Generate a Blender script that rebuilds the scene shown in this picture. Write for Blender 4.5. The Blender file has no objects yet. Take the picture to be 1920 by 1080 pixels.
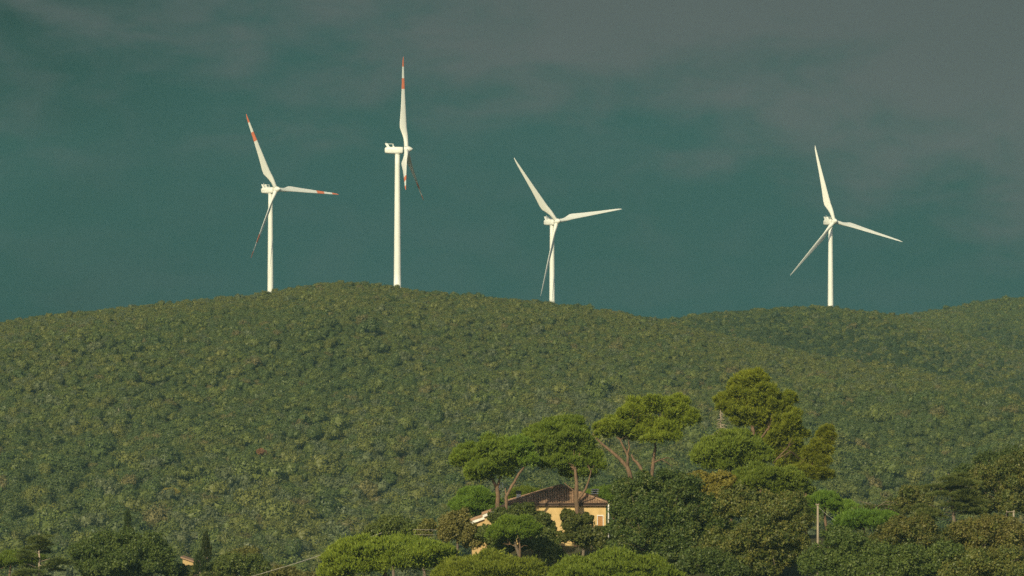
import bpy, math, random
import numpy as np
from mathutils import Vector, Matrix, Euler
C = bpy.context
SC = C.scene
COL = SC.collection
R = math.radians
rng = np.random.default_rng(7)
random.seed(7)

# ------------------------------------------------------------------ camera, light, sky
LENS, SENSOR = 200.0, 36.0
F = 1920.0 * LENS / SENSOR            # focal length in photo pixels
HOR = 780.0                           # row of the horizon in the photo
cam_d = bpy.data.cameras.new('camera')
cam = bpy.data.objects.new('camera', cam_d)
COL.objects.link(cam)
cam_d.lens, cam_d.sensor_width = LENS, SENSOR
cam_d.clip_start, cam_d.clip_end = 1.0, 12000.0
cam.location = (0, 0, 0)
cam.rotation_euler = (R(90) + math.atan((HOR - 540) / F), 0, 0)
SC.camera = cam

SUN_EL, SUN_AZ = R(26), R(21)         # azimuth: degrees to the left of straight behind the camera
sun_from = Vector((-math.sin(SUN_AZ) * math.cos(SUN_EL), -math.cos(SUN_AZ) * math.cos(SUN_EL), math.sin(SUN_EL)))
sun_d = bpy.data.lights.new('sun', 'SUN')
sun_d.energy, sun_d.angle, sun_d.color = 4.6, R(0.5), (1.0, 0.88, 0.58)
sun = bpy.data.objects.new('sun', sun_d)
COL.objects.link(sun)
sun.rotation_euler = sun_from.to_track_quat('Z', 'Y').to_euler()
sun.location = (-300, -300, 300)

world = bpy.data.worlds.new('World')
SC.world = world
world.use_nodes = True
nt = world.node_tree
nt.nodes.clear()


def N(tree, typ, **kw):
    n = tree.nodes.new(typ)
    for k, v in kw.items():
        if k == 'inp':
            for a, b in v.items():
                n.inputs[a].default_value = b
        else:
            setattr(n, k, v)
    return n


def mathn(tree, op, a, b=None, clamp=False):
    n = N(tree, 'ShaderNodeMath', operation=op, use_clamp=clamp)
    for i, v in enumerate((a, b)):
        if v is None:
            continue
        if isinstance(v, (int, float)):
            n.inputs[i].default_value = v
        else:
            tree.links.new(v, n.inputs[i])
    return n.outputs[0]


def smooth(tree, v, lo, hi):
    n = N(tree, 'ShaderNodeMapRange', interpolation_type='SMOOTHSTEP')
    tree.links.new(v, n.inputs[0])
    n.inputs[1].default_value, n.inputs[2].default_value = lo, hi
    return n.outputs[0]


def mixc(tree, f, a, b, blend='MIX'):
    n = N(tree, 'ShaderNodeMix', data_type='RGBA', blend_type=blend)
    for i, v in ((0, f), (6, a), (7, b)):
        if isinstance(v, (int, float)):
            n.inputs[i].default_value = v
        elif isinstance(v, (tuple, list)):
            n.inputs[i].default_value = (*v[:3], 1)
        else:
            tree.links.new(v, n.inputs[i])
    return n.outputs[2]


SKY_K = 0.1
tc = N(nt, 'ShaderNodeTexCoord')
sep = N(nt, 'ShaderNodeSeparateXYZ')
nt.links.new(tc.outputs['Generated'], sep.inputs[0])
sky = N(nt, 'ShaderNodeTexSky', sky_type='NISHITA', sun_disc=False)
sky.sun_elevation = SUN_EL
sky.sun_rotation = R(180) + SUN_AZ
sky.air_density, sky.dust_density = 1.0, 1.5


def noise(tree, vec, scale, detail=4, rough=0.55, dist=0.0):
    n = N(tree, 'ShaderNodeTexNoise')
    tree.links.new(vec, n.inputs['Vector'])
    n.inputs['Scale'].default_value = scale
    n.inputs['Detail'].default_value = detail
    n.inputs['Roughness'].default_value = rough
    n.inputs['Distortion'].default_value = dist
    return n.outputs[0]


# storm bank: grey underside high up and to the right, teal rain curtain below it
mp = N(nt, 'ShaderNodeMapping')
mp.inputs['Scale'].default_value = (1.0, 1.0, 2.2)
nt.links.new(tc.outputs['Generated'], mp.inputs[0])
n1 = noise(nt, mp.outputs[0], 16, 5, 0.5, 0.3)
n2 = noise(nt, mp.outputs[0], 55, 6, 0.55, 0.4)
h = mathn(nt, 'ADD', sep.outputs[2], mathn(nt, 'MULTIPLY', sep.outputs[0], 0.15))
h = mathn(nt, 'ADD', h, mathn(nt, 'MULTIPLY', mathn(nt, 'SUBTRACT', n1, 0.5), 0.075))
h = mathn(nt, 'ADD', h, mathn(nt, 'MULTIPLY', mathn(nt, 'SUBTRACT', n2, 0.5), 0.035))
grey = smooth(nt, h, 0.043, 0.073)
teal = mixc(nt, smooth(nt, sep.outputs[0], -0.095, -0.035), (0.010, 0.052, 0.045), (0.020, 0.082, 0.075))
teal = mixc(nt, smooth(nt, n1, 0.35, 0.7), teal, (0.017, 0.080, 0.070))
storm = mixc(nt, grey, teal, (0.086, 0.106, 0.105))
storm = mixc(nt, mathn(nt, 'MULTIPLY', smooth(nt, n2, 0.35, 0.7), 0.12), storm, (0.105, 0.125, 0.125))
sc_ = N(nt, 'ShaderNodeVectorMath', operation='SCALE')
nt.links.new(storm, sc_.inputs[0])
sc_.inputs['Scale'].default_value = 1.0 / SKY_K
bank = smooth(nt, mathn(nt, 'SUBTRACT', sep.outputs[1], mathn(nt, 'MULTIPLY', sep.outputs[2], 0.35)), -0.15, 0.35)
colr = mixc(nt, bank, sky.outputs[0], sc_.outputs[0])
bg = N(nt, 'ShaderNodeBackground')
nt.links.new(colr, bg.inputs[0])
bg.inputs[1].default_value = SKY_K
wo = N(nt, 'ShaderNodeOutputWorld')
nt.links.new(bg.outputs[0], wo.inputs[0])

SC.view_settings.view_transform = 'Standard'
SC.view_settings.look = 'None'
SC.view_settings.exposure = 0.0
SC.view_settings.gamma = 1.0
SC.view_settings.use_curve_mapping = False
SC.render.engine = 'CYCLES'
cy = SC.cycles
cy.use_denoising = False
cy.denoiser = 'OPENIMAGEDENOISE'
cy.max_bounces, cy.diffuse_bounces, cy.glossy_bounces = 4, 2, 1
cy.transmission_bounces, cy.transparent_max_bounces, cy.volume_bounces = 2, 4, 0
cy.caustics_reflective = cy.caustics_refractive = False


# ------------------------------------------------------------------ helpers
def W(px, py, Y):
    """world point that the photograph shows at (px, py) at depth Y"""
    return np.array(((px - 960.0) / F * Y, Y, (HOR - py) / F * Y))


def mesh_np(name, v, faces, mats, smooth_shade=False, midx=None):
    """faces: (n,k) array or list of arrays/lists"""
    me = bpy.data.meshes.new(name)
    v = np.asarray(v, dtype=np.float32)
    if isinstance(faces, np.ndarray):
        n, k = faces.shape
        me.vertices.add(len(v))
        me.vertices.foreach_set('co', v.ravel())
        me.loops.add(n * k)
        me.loops.foreach_set('vertex_index', faces.astype(np.int32).ravel())
        me.polygons.add(n)
        me.polygons.foreach_set('loop_start', np.arange(0, n * k, k, dtype=np.int32))
    else:
        me.from_pydata([tuple(map(float, p)) for p in v], [], [tuple(map(int, f)) for f in faces])
    for m in (mats if isinstance(mats, (list, tuple)) else [mats]):
        me.materials.append(m)
    if midx is not None:
        me.polygons.foreach_set('material_index', np.asarray(midx, dtype=np.int32))
    me.update(calc_edges=True)
    if smooth_shade:
        me.polygons.foreach_set('use_smooth', np.ones(len(me.polygons), dtype=bool))
    return me


def tag(o, label=None, cat=None, group=None, kind=None):
    if label: o['label'] = label
    if cat: o['category'] = cat
    if group: o['group'] = group
    if kind: o['kind'] = kind
    return o


def link(name, me, parent=None, loc=(0, 0, 0)):
    o = bpy.data.objects.new(name, me)
    COL.objects.link(o)
    o.location = loc
    if parent is not None:
        o.parent = parent
    return o


def empty(name, loc):
    o = bpy.data.objects.new(name, None)
    COL.objects.link(o)
    o.location = loc
    o.empty_display_size = 0.5
    return o


class MB:
    """collects simple solids into one mesh"""
    def __init__(s):
        s.v, s.f, s.m = [], [], []

    def add(s, v, f, m=0):
        b = len(s.v)
        s.v += [tuple(p) for p in v]
        s.f += [tuple(i + b for i in q) for q in f]
        s.m += [m] * len(f)

    def box(s, x0, x1, y0, y1, z0, z1, m=0):
        v = [(x, y, z) for x in (x0, x1) for y in (y0, y1) for z in (z0, z1)]
        s.add(v, [(0, 1, 3, 2), (4, 6, 7, 5), (0, 4, 5, 1), (2, 3, 7, 6), (0, 2, 6, 4), (1, 5, 7, 3)], m)

    def tube(s, pts, rad, n=8, cap=True, m=0, jit=0.0):
        pts = [np.asarray(p, float) for p in pts]
        rad = list(rad) if hasattr(rad, '__len__') else [rad] * len(pts)
        prev = None
        v, f = [], []
        for i, p in enumerate(pts):
            d = pts[min(i + 1, len(pts) - 1)] - pts[max(i - 1, 0)]
            d = d / (np.linalg.norm(d) + 1e-9)
            if prev is None:
                a = np.array((1.0, 0, 0)) if abs(d[0]) < 0.8 else np.array((0, 1.0, 0))
            else:
                a = prev
            a = a - d * a.dot(d)
            a /= np.linalg.norm(a)
            b = np.cross(d, a)
            prev = a
            for k in range(n):
                t = 2 * math.pi * k / n
                rr = rad[i] * (1 + jit * random.uniform(-1, 1))
                v.append(p + a * math.cos(t) * rr + b * math.sin(t) * rr)
        for i in range(len(pts) - 1):
            for k in range(n):
                k2 = (k + 1) % n
                f.append((i * n + k, i * n + k2, (i + 1) * n + k2, (i + 1) * n + k))
        if cap:
            f.append(tuple(range(n))[::-1])
            f.append(tuple((len(pts) - 1) * n + k for k in range(n)))
        s.add(v, f, m)

    def build(s, name, mats, parent=None, loc=(0, 0, 0), smooth_shade=False):
        me = mesh_np(name, s.v, s.f, mats, smooth_shade, s.m)
        return link(name, me, parent, loc)


# ------------------------------------------------------------------ materials
def mat_new(name):
    m = bpy.data.materials.new(name)
    m.use_nodes = True
    t = m.node_tree
    t.nodes.clear()
    return m, t


def finish(m, t, sh):
    o = N(t, 'ShaderNodeOutputMaterial')
    t.links.new(sh, o.inputs[0])
    return m


def plain_mat(name, c1, c2, scale=1.0, rough=0.6, spec=0.3, bump=0.0, detail=5, stretch=None):
    m, t = mat_new(name)
    tcn = N(t, 'ShaderNodeTexCoord')
    v = tcn.outputs['Object']
    if stretch:
        mpn = N(t, 'ShaderNodeMapping')
        mpn.inputs['Scale'].default_value = stretch
        t.links.new(v, mpn.inputs[0])
        v = mpn.outputs[0]
    nz = noise(t, v, scale, detail, 0.6)
    c = mixc(t, smooth(t, nz, 0.3, 0.7), c1, c2)
    p = N(t, 'ShaderNodeBsdfPrincipled')
    t.links.new(c, p.inputs['Base Color'])
    p.inputs['Roughness'].default_value = rough
    p.inputs['Specular IOR Level'].default_value = spec
    if bump:
        b = N(t, 'ShaderNodeBump')
        b.inputs['Strength'].default_value = bump
        b.inputs['Distance'].default_value = 0.05
        t.links.new(nz, b.inputs['Height'])
        t.links.new(b.outputs[0], p.inputs['Normal'])
    return finish(m, t, p.outputs[0])


def leaf_mat(name, c1, c2, trans=0.22, spec=0.25, rough=0.5, patch=0.35, hue=0.02, val=0.18):
    m, t = mat_new(name)
    g = N(t, 'ShaderNodeNewGeometry')
    oi = N(t, 'ShaderNodeObjectInfo')
    tcn = N(t, 'ShaderNodeTexCoord')
    nz = noise(t, tcn.outputs['Object'], patch, 3, 0.6)
    f = mathn(t, 'ADD', mathn(t, 'MULTIPLY', g.outputs['Random Per Island'], 0.75),
              mathn(t, 'MULTIPLY', mathn(t, 'SUBTRACT', nz, 0.35), 0.9), True)
    c = mixc(t, f, c1, c2)
    hs = N(t, 'ShaderNodeHueSaturation')
    t.links.new(c, hs.inputs['Color'])
    r1 = oi.outputs['Random']
    t.links.new(mathn(t, 'ADD', mathn(t, 'MULTIPLY', r1, 2 * hue), 0.5 - hue), hs.inputs['Hue'])
    r2 = mathn(t, 'FRACT', mathn(t, 'MULTIPLY', r1, 7.31))
    t.links.new(mathn(t, 'ADD', mathn(t, 'MULTIPLY', r2, 2 * val), 1 - val), hs.inputs['Value'])
    p = N(t, 'ShaderNodeBsdfPrincipled')
    t.links.new(hs.outputs[0], p.inputs['Base Color'])
    p.inputs['Roughness'].default_value = rough
    p.inputs['Specular IOR Level'].default_value = spec
    tr = N(t, 'ShaderNodeBsdfTranslucent')
    t.links.new(hs.outputs[0], tr.inputs[0])
    mx = N(t, 'ShaderNodeMixShader')
    mx.inputs[0].default_value = trans
    t.links.new(p.outputs[0], mx.inputs[1])
    t.links.new(tr.outputs[0], mx.inputs[2])
    return finish(m, t, mx.outputs[0])


M = {}
M['white'] = plain_mat('turbine_white', (0.70, 0.72, 0.66), (0.64, 0.66, 0.60), 0.12, 0.45, 0.4, stretch=(1, 1, 0.3))
M['red'] = plain_mat('blade_red', (0.66, 0.18, 0.08), (0.60, 0.16, 0.07), 0.6, 0.5, 0.3)
M['dark'] = plain_mat('dark_metal', (0.05, 0.05, 0.05), (0.03, 0.03, 0.03), 2, 0.6)
M['ground'] = plain_mat('undergrowth', (0.045, 0.055, 0.022), (0.075, 0.07, 0.035), 0.15, 0.9, 0.1)
M['bark'] = plain_mat('pine_bark', (0.20, 0.130, 0.080), (0.11, 0.076, 0.050), 3.5, 0.85, 0.1, 0.6, stretch=(1, 1, 0.35))
M['bark_grey'] = plain_mat('grey_bark', (0.20, 0.16, 0.12), (0.12, 0.095, 0.07), 3.0, 0.85, 0.1, 0.6, stretch=(1, 1, 0.3))
M['dead'] = plain_mat('dead_wood', (0.46, 0.38, 0.28), (0.33, 0.26, 0.19), 3.0, 0.8, 0.1, 0.3)
M['stucco'] = plain_mat('ochre_stucco', (0.60, 0.43, 0.20), (0.47, 0.33, 0.145), 0.9, 0.9, 0.1, 0.15)
M['plaster'] = plain_mat('pale_plaster', (0.50, 0.36, 0.18), (0.42, 0.29, 0.13), 0.9, 0.9, 0.1, 0.1)
M['trim'] = plain_mat('white_trim', (0.74, 0.72, 0.66), (0.62, 0.60, 0.54), 1.5, 0.6)
M['gutter'] = plain_mat('copper_gutter', (0.10, 0.06, 0.04), (0.07, 0.045, 0.035), 2, 0.5)
M['shutter'] = plain_mat('wooden_shutter', (0.46, 0.24, 0.09), (0.36, 0.18, 0.065), 4, 0.7, stretch=(6, 6, 0.5))
M['pole'] = plain_mat('weathered_pole', (0.34, 0.29, 0.21), (0.25, 0.21, 0.15), 3, 0.8, 0.1, stretch=(1, 1, 0.2))
M['cable'] = plain_mat('pale_cable', (0.50, 0.47, 0.40), (0.42, 0.39, 0.33), 1, 0.5)
M['alu'] = plain_mat('antenna_aluminium', (0.75, 0.75, 0.74), (0.62, 0.62, 0.62), 3, 0.35, 0.5)


def tile_mat():
    m, t = mat_new('terracotta_tile')
    g = N(t, 'ShaderNodeNewGeometry')
    tcn = N(t, 'ShaderNodeTexCoord')
    c = mixc(t, g.outputs['Random Per Island'], (0.22, 0.13, 0.08), (0.40, 0.26, 0.165))
    nz = noise(t, tcn.outputs['Object'], 0.8, 5, 0.6)
    c = mixc(t, smooth(t, nz, 0.45, 0.75), c, (0.17, 0.12, 0.08))
    p = N(t, 'ShaderNodeBsdfPrincipled')
    t.links.new(c, p.inputs['Base Color'])
    p.inputs['Roughness'].default_value = 0.85
    p.inputs['Specular IOR Level'].default_value = 0.15
    return finish(m, t, p.outputs[0])


M['tile'] = tile_mat()
# foliage
L = {}
L['stone'] = leaf_mat('stone_pine_needles', (0.070, 0.130, 0.016), (0.185, 0.260, 0.030), patch=0.25)
L['stone_y'] = leaf_mat('light_pine_needles', (0.085, 0.135, 0.014), (0.220, 0.265, 0.026), patch=0.25)
L['aleppo'] = leaf_mat('yellow_green_needles', (0.105, 0.142, 0.012), (0.270, 0.282, 0.024), patch=0.2)
L['oak'] = leaf_mat('dark_oak_leaves', (0.038, 0.063, 0.012), (0.128, 0.150, 0.030), spec=0.3, rough=0.5)
L['oak_tip'] = leaf_mat('olive_oak_leaves', (0.055, 0.078, 0.014), (0.185, 0.180, 0.038), spec=0.3)
L['brown'] = leaf_mat('russet_olive_leaves', (0.076, 0.082, 0.018), (0.195, 0.178, 0.044), spec=0.3)
L['yellow'] = leaf_mat('golden_leaves', (0.140, 0.140, 0.020), (0.300, 0.275, 0.040), spec=0.3)
L['red'] = leaf_mat('red_brown_leaves', (0.21, 0.105, 0.045), (0.33, 0.170, 0.075), hue=0.0)
L['cypress'] = leaf_mat('cypress_green', (0.026, 0.044, 0.012), (0.060, 0.078, 0.020), trans=0.1)
L['cedar'] = leaf_mat('cedar_needles', (0.045, 0.072, 0.016), (0.105, 0.125, 0.028), trans=0.12)
L['h_dark'] = leaf_mat('hill_dark_leaves', (0.036, 0.058, 0.013), (0.090, 0.116, 0.027), patch=0.6, trans=.12, hue=.008, val=.13)
L['h_mid'] = leaf_mat('hill_green_leaves', (0.052, 0.074, 0.014), (0.128, 0.148, 0.029), patch=0.6, trans=.12, hue=.008, val=.13)
L['h_olive'] = leaf_mat('hill_olive_leaves', (0.064, 0.079, 0.015), (0.152, 0.158, 0.032), patch=0.6, trans=.12, hue=.008, val=.13)
L['h_brown'] = leaf_mat('hill_brown_leaves', (0.078, 0.074, 0.022), (0.165, 0.145, 0.046), patch=0.6, trans=.12, hue=.008, val=.13)
L['h_shaded'] = leaf_mat('hill_shaded_leaves', (0.021, 0.040, 0.012), (0.054, 0.078, 0.022), patch=0.6, trans=.1, hue=.008, val=.1)  # hill leaves with the shade of the slopes behind the ridges put into the colour
L['h_grey'] = leaf_mat('hill_grey_leaves', (0.058, 0.074, 0.028), (0.125, 0.142, 0.056), patch=0.6, trans=.12, hue=.008, val=.13)


# ------------------------------------------------------------------ terrain
def prof(pts):
    xs, ys = zip(*pts)
    return lambda p: np.interp(p, xs, ys)


# skylines of the three hills in the photograph (row of the bare ground, just under the crowns)
sky1 = prof([(-900, 640), (-300, 625), (0, 609), (100, 594), (200, 584), (300, 574), (400, 564), (500, 554), (560, 541), (630, 532),
             (700, 537), (800, 551), (900, 559), (1000, 569), (1100, 580), (1200, 597), (1250, 608), (1350, 632), (1450, 655),
             (1560, 676), (1700, 697), (1800, 722), (1920, 756), (2300, 840), (3000, 900)])
sky2 = prof([(-900, 700), (600, 700), (1000, 660), (1180, 620), (1250, 604), (1300, 594), (1400, 585), (1480, 580), (1560, 580), (1620, 587),
             (1680, 595), (1740, 611), (1800, 630), (1920, 664), (2300, 760), (3000, 850)])
sky3 = prof([(-900, 760), (1300, 700), (1550, 625), (1680, 597), (1760, 583), (1850, 567), (1920, 559), (2200, 548), (3000, 600)])
yr1 = prof([(-900, 2430), (1000, 2430), (1400, 2380), (1920, 2250), (3000, 2150)])
wob = [(0.021, 0.013, 1.1, 0.3), (-0.017, 0.024, 1.0, 2.0), (0.047, 0.031, 0.55, 4.1), (0.06, -0.043, 0.45, 1.2), (0.012, -0.009, 1.6, 5.2)]


def undul(x, y):
    s = 0
    for a, b, k, p in wob:
        s = s + k * np.sin(a * x + b * y + p)
    return s


def hill(x, Y, sky_f, yr, yb, zb, back, amp):
    px = 960 + x / Y * F
    yr = yr(px) if callable(yr) else yr
    zr = (HOR - sky_f(960 + x / yr * F)) / F * yr - 1.6
    s = np.clip((Y - yb) / (yr - yb), 0, 1)
    front = zb + (zr - zb) * (s * (1 + 0.38 * (1 - s))) + amp * undul(x, Y) * np.clip((1 - s) * 3, 0, 1) * np.clip(s * 4, 0, 1)
    behind = zr - back * (Y - yr)
    return np.where(Y < yb, -500, np.where(Y <= yr, front, behind))


def terrain(x, Y):
    x = np.asarray(x, float)
    Y = np.asarray(Y, float)
    near = np.interp(Y, [-100, 0, 350, 840, 1100, 1650, 1790, 1900, 5000], [-2, -2.2, -34, -34, -62, -64, -58, -58, -58])
    kn = 19 * np.exp(-((Y - 745) / 78) ** 2) / (1 + np.exp(-(x + 13) / 5.0))
    z = near + kn + 0.25 * undul(x * 2, Y * 2) * (Y > 60)
    z = np.maximum(z, hill(x, Y, sky1, yr1, 1790, -58, 0.05, 2.6))
    z = np.maximum(z, hill(x, Y, sky2, 2750, 2250, -30, 0.06, 1.5))
    z = np.maximum(z, hill(x, Y, sky3, 3250, 2700, -20, 0.06, 1.5))
    return np.maximum(z, -66)


def on_hill(px, py):
    """depth at which the bare slope of the main hill shows at (px, py)"""
    for yy in np.arange(1800, 2440, 4.0):
        if HOR - float(terrain((px - 960) / F * yy, yy)) / yy * F <= py:
            return float(yy)
    return 2430.0


gx = np.concatenate([np.arange(-1500, -400, 50), np.arange(-400, 400, 6.5), np.arange(400, 1501, 50)])
gy = np.concatenate([np.arange(-60, 600, 20), np.arange(600, 900, 5), np.arange(900, 1700, 20), np.arange(1700, 3300, 8), np.arange(3300, 3441, 20)])
GX, GY = np.meshgrid(gx, gy)
GZ = terrain(GX, GY)
nv = len(gx)
idx = np.arange(len(gx) * len(gy)).reshape(len(gy), nv)
quads = np.stack([idx[:-1, :-1], idx[:-1, 1:], idx[1:, 1:], idx[1:, :-1]], -1).reshape(-1, 4)
g = link('ground', mesh_np('ground', np.stack([GX, GY, GZ], -1).reshape(-1, 3), quads, M['ground'], True))
tag(g, kind='structure')


# ------------------------------------------------------------------ foliage geometry
def unit(n, r):
    v = r.normal(size=(n, 3))
    return v / np.linalg.norm(v, axis=1, keepdims=True)


def nrm(v):
    return v / (np.linalg.norm(v, axis=1, keepdims=True) + 1e-9)


def leaf_tris(P, Nn, size, r):
    n = len(P)
    a = nrm(np.cross(Nn, unit(n, r)))
    b = np.cross(Nn, a)
    s = (size * r.uniform(0.6, 1.35, n))[:, None]
    t1 = r.uniform(-0.35, 0.35, (n, 1))
    v0 = P - a * s * 0.6 - b * s * 0.45
    v1 = P + a * s * 0.6 - b * s * (0.45 - t1)
    v2 = P + b * s * 0.75 + a * s * t1
    return np.stack([v0, v1, v2], 1).reshape(-1, 3)


def tufts(P, D, length, k, width, spread, r):
    n = len(P)
    P = np.repeat(P, k, 0)
    D = nrm(np.repeat(D, k, 0) + spread * unit(n * k, r))
    a = nrm(np.cross(D, unit(n * k, r)))
    ln = (length * r.uniform(0.65, 1.25, n * k))[:, None]
    return np.stack([P - a * width, P + a * width, P + D * ln], 1).reshape(-1, 3)


def clump_points(r, c, rad, rc, dens, low, tight=1.0):
    """clump centres over the shell of an ellipsoid"""
    rad = np.asarray(rad, float)
    area = 4 * math.pi * ((rad[0] * rad[1]) ** 1.6 / 3 + 2 * (rad[0] * rad[2]) ** 1.6 / 3) ** (1 / 1.6)
    n = max(6, int(dens * area / (rc * rc * 3.1)))
    d = unit(n * 3, r)
    d = d[d[:, 2] > low][:n]
    f = r.uniform(0.72, 1.0, len(d))
    f = 1 - (1 - f) * tight
    lump = 1 + 0.07 * np.sin(d[:, 0] * 5 + r.uniform(0, 6)) * np.cos(d[:, 2] * 4 + d[:, 1] * 3 + r.uniform(0, 6))
    return c + d * rad * (f * lump)[:, None], nrm(d / rad)


def split_lobes(lobes, r, n, f0, f1, low, flat=1.0, core=0.62):
    """break every mass of the crown into smaller bosses set round its shell"""
    out = []
    for (c, rad) in lobes:
        rad = np.asarray(rad, float)
        d = unit(n * 3, r)
        d = d[d[:, 2] > low][:n]
        for q in d:
            k = r.uniform(f0, f1)
            out.append((c + q * rad * (1.02 - k * 0.8), rad * k * np.array((1, 1, flat))))
        out.append((c, rad * core))
    return out


def crown_verts(style, lobes, r, size=1.0, dens=1.0):
    out = []
    shoots = []
    if style == 'oak':
        lobes = split_lobes(lobes, r, 10, 0.24, 0.50, -0.5)
    elif style == 'aleppo':
        lobes = split_lobes(lobes, r, 11, 0.24, 0.44, -0.6, 0.85, 0.6)
    elif style == 'stone':
        lobes = split_lobes(lobes, r, 20, 0.22, 0.36, -0.25, 0.95, 0.86)
    for (c, rad) in lobes:
        rad = np.asarray(rad, float)
        rm = (rad[0] * rad[1] * rad[2]) ** (1 / 3)
        if style == 'stone':
            rc = min(0.55 * size, 0.45 * rm)
            P, Nn = clump_points(r, c, rad - rc * 0.4, rc, 1.55 * dens, -0.45)
            m = 15
            d = unit(len(P) * m, r)
            base = nrm(np.repeat(Nn, m, 0) * 0.8 + np.array((0, 0, 0.7)))
            d = nrm(d + base * 0.9)
            rcs = np.repeat(rc * r.uniform(0.75, 1.3, len(P)), m)[:, None]
            Q = np.repeat(P, m, 0) + d * rcs * np.array((1, 1, 0.85)) * r.uniform(0.55, 1, (len(d), 1))
            D = nrm(d * 0.7 + np.array((0, 0, 1.0)))
            out.append(tufts(Q, D, 0.34 * size, 4, 0.058 * size, 0.42, r))
            # thin inner shoots and twigs below the dome
            P2, N2 = clump_points(r, c, rad * 0.72, rc, 0.9 * dens, -0.6)
            P2 = np.repeat(P2, 10, 0) + r.normal(size=(len(P2) * 10, 3)) * rc * 0.8
            out.append(tufts(P2, np.repeat(N2, 10, 0) + np.array((0, 0, 0.6)), 0.38 * size, 3, 0.06 * size, 0.7, r))
        elif style == 'aleppo':
            rc = min(0.62 * size, 0.5 * rm)
            P, Nn = clump_points(r, c, rad - rc * 0.3, rc, 1.25 * dens, -0.8, 1.25)
            m = 15
            d = nrm(unit(len(P) * m, r) + np.repeat(Nn, m, 0) * 0.5)
            rcs = np.repeat(rc * r.uniform(0.6, 1.4, len(P)), m)[:, None]
            Q = np.repeat(P, m, 0) + d * rcs * r.uniform(0.35, 1, (len(d), 1))
            D = nrm(d + np.repeat(Nn, m, 0) * 0.4 + np.array((0, 0, 0.75)))
            out.append(tufts(Q, D, 0.52 * size, 4, 0.055 * size, 0.45, r))
            Q2 = c + unit(int(260 * rm * rm * dens), r) * rad * r.uniform(0.2, 0.75, (int(260 * rm * rm * dens), 1))
            out.append(tufts(Q2, nrm(Q2 - c + np.array((0, 0, 0.8))), 0.45 * size, 3, 0.06 * size, 0.6, r))
        elif style == 'oak':
            rc = min(0.55 * size, 0.5 * rm)
            P, Nn = clump_points(r, c, rad * r.uniform(0.95, 1.06), rc, 1.3 * dens, -0.75, 1.35)
            m = 24
            d = nrm(unit(len(P) * m, r) + np.repeat(Nn, m, 0) * 0.45)
            rcs = np.repeat(rc * r.uniform(0.55, 1.45, len(P)), m)[:, None]
            Q = np.repeat(P, m, 0) + d * rcs * r.uniform(0.5, 1.05, (len(d), 1))
            out.append(leaf_tris(Q, nrm(d + 0.9 * unit(len(d), r)), 0.19 * size, r))
            shoots.append(np.repeat(r.uniform(size=len(P)), m))
            k = int(220 * rm * rm * dens)
            Q2 = c + unit(k, r) * rad * r.uniform(0.3, 0.78, (k, 1))
            out.append(leaf_tris(Q2, nrm(Q2 - c + 0.8 * rm * unit(k, r)), 0.34 * size, r))
            shoots.append(np.full(k, 2.0))
        elif style == 'plate':                       # cedar shelves
            k = int(95 * rad[0] * rad[1] * dens) + 20
            q = r.normal(size=(k, 2)) * 0.5
            q = q / np.maximum(1, np.linalg.norm(q, axis=1, keepdims=True))
            zz = -0.25 * rad[2] * (q ** 2).sum(1) * 4 + r.uniform(-1, 1, k) * rad[2] * 0.6
            Q = c + np.stack([q[:, 0] * rad[0], q[:, 1] * rad[1], zz], 1)
            D = nrm(np.stack([q[:, 0], q[:, 1], np.full(k, 0.35)], 1) + 0.3 * unit(k, r))
            out.append(tufts(Q, D, 0.42 * size, 4, 0.05 * size, 0.45, r))
        elif style == 'column':                      # cypress
            k = int(150 * rad[0] * rad[2] * dens * 2)
            d = unit(k, r)
            Q = c + d * rad * r.uniform(0.7, 1.02, (k, 1)) * (1 + 0.08 * np.sin(d[:, 2:3] * 14 + d[:, 0:1] * 4))
            D = nrm(d * np.array((0.6, 0.6, 0.2)) + np.array((0, 0, 1.0)))
            out.append(tufts(Q, D, 0.42 * size, 4, 0.07 * size, 0.3, r))
    crown_verts.shoots = np.concatenate(shoots) if shoots else None
    return np.concatenate(out)


def tri_mesh(name, v, mat, midx=None):
    return mesh_np(name, v, np.arange(len(v)).reshape(-1, 3), mat, False, midx)


def bend(pts, r, amt):
    """subdivide a path and give it small kinks"""
    out = [pts[0]]
    for a, b in zip(pts[:-1], pts[1:]):
        ln = np.linalg.norm(b[:3] - a[:3])
        m = a * 0.5 + b * 0.5
        m = m.copy()
        m[:3] += r.normal(size=3) * ln * amt
        out += [m, b]
    return out


seed_n = [100]


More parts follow.
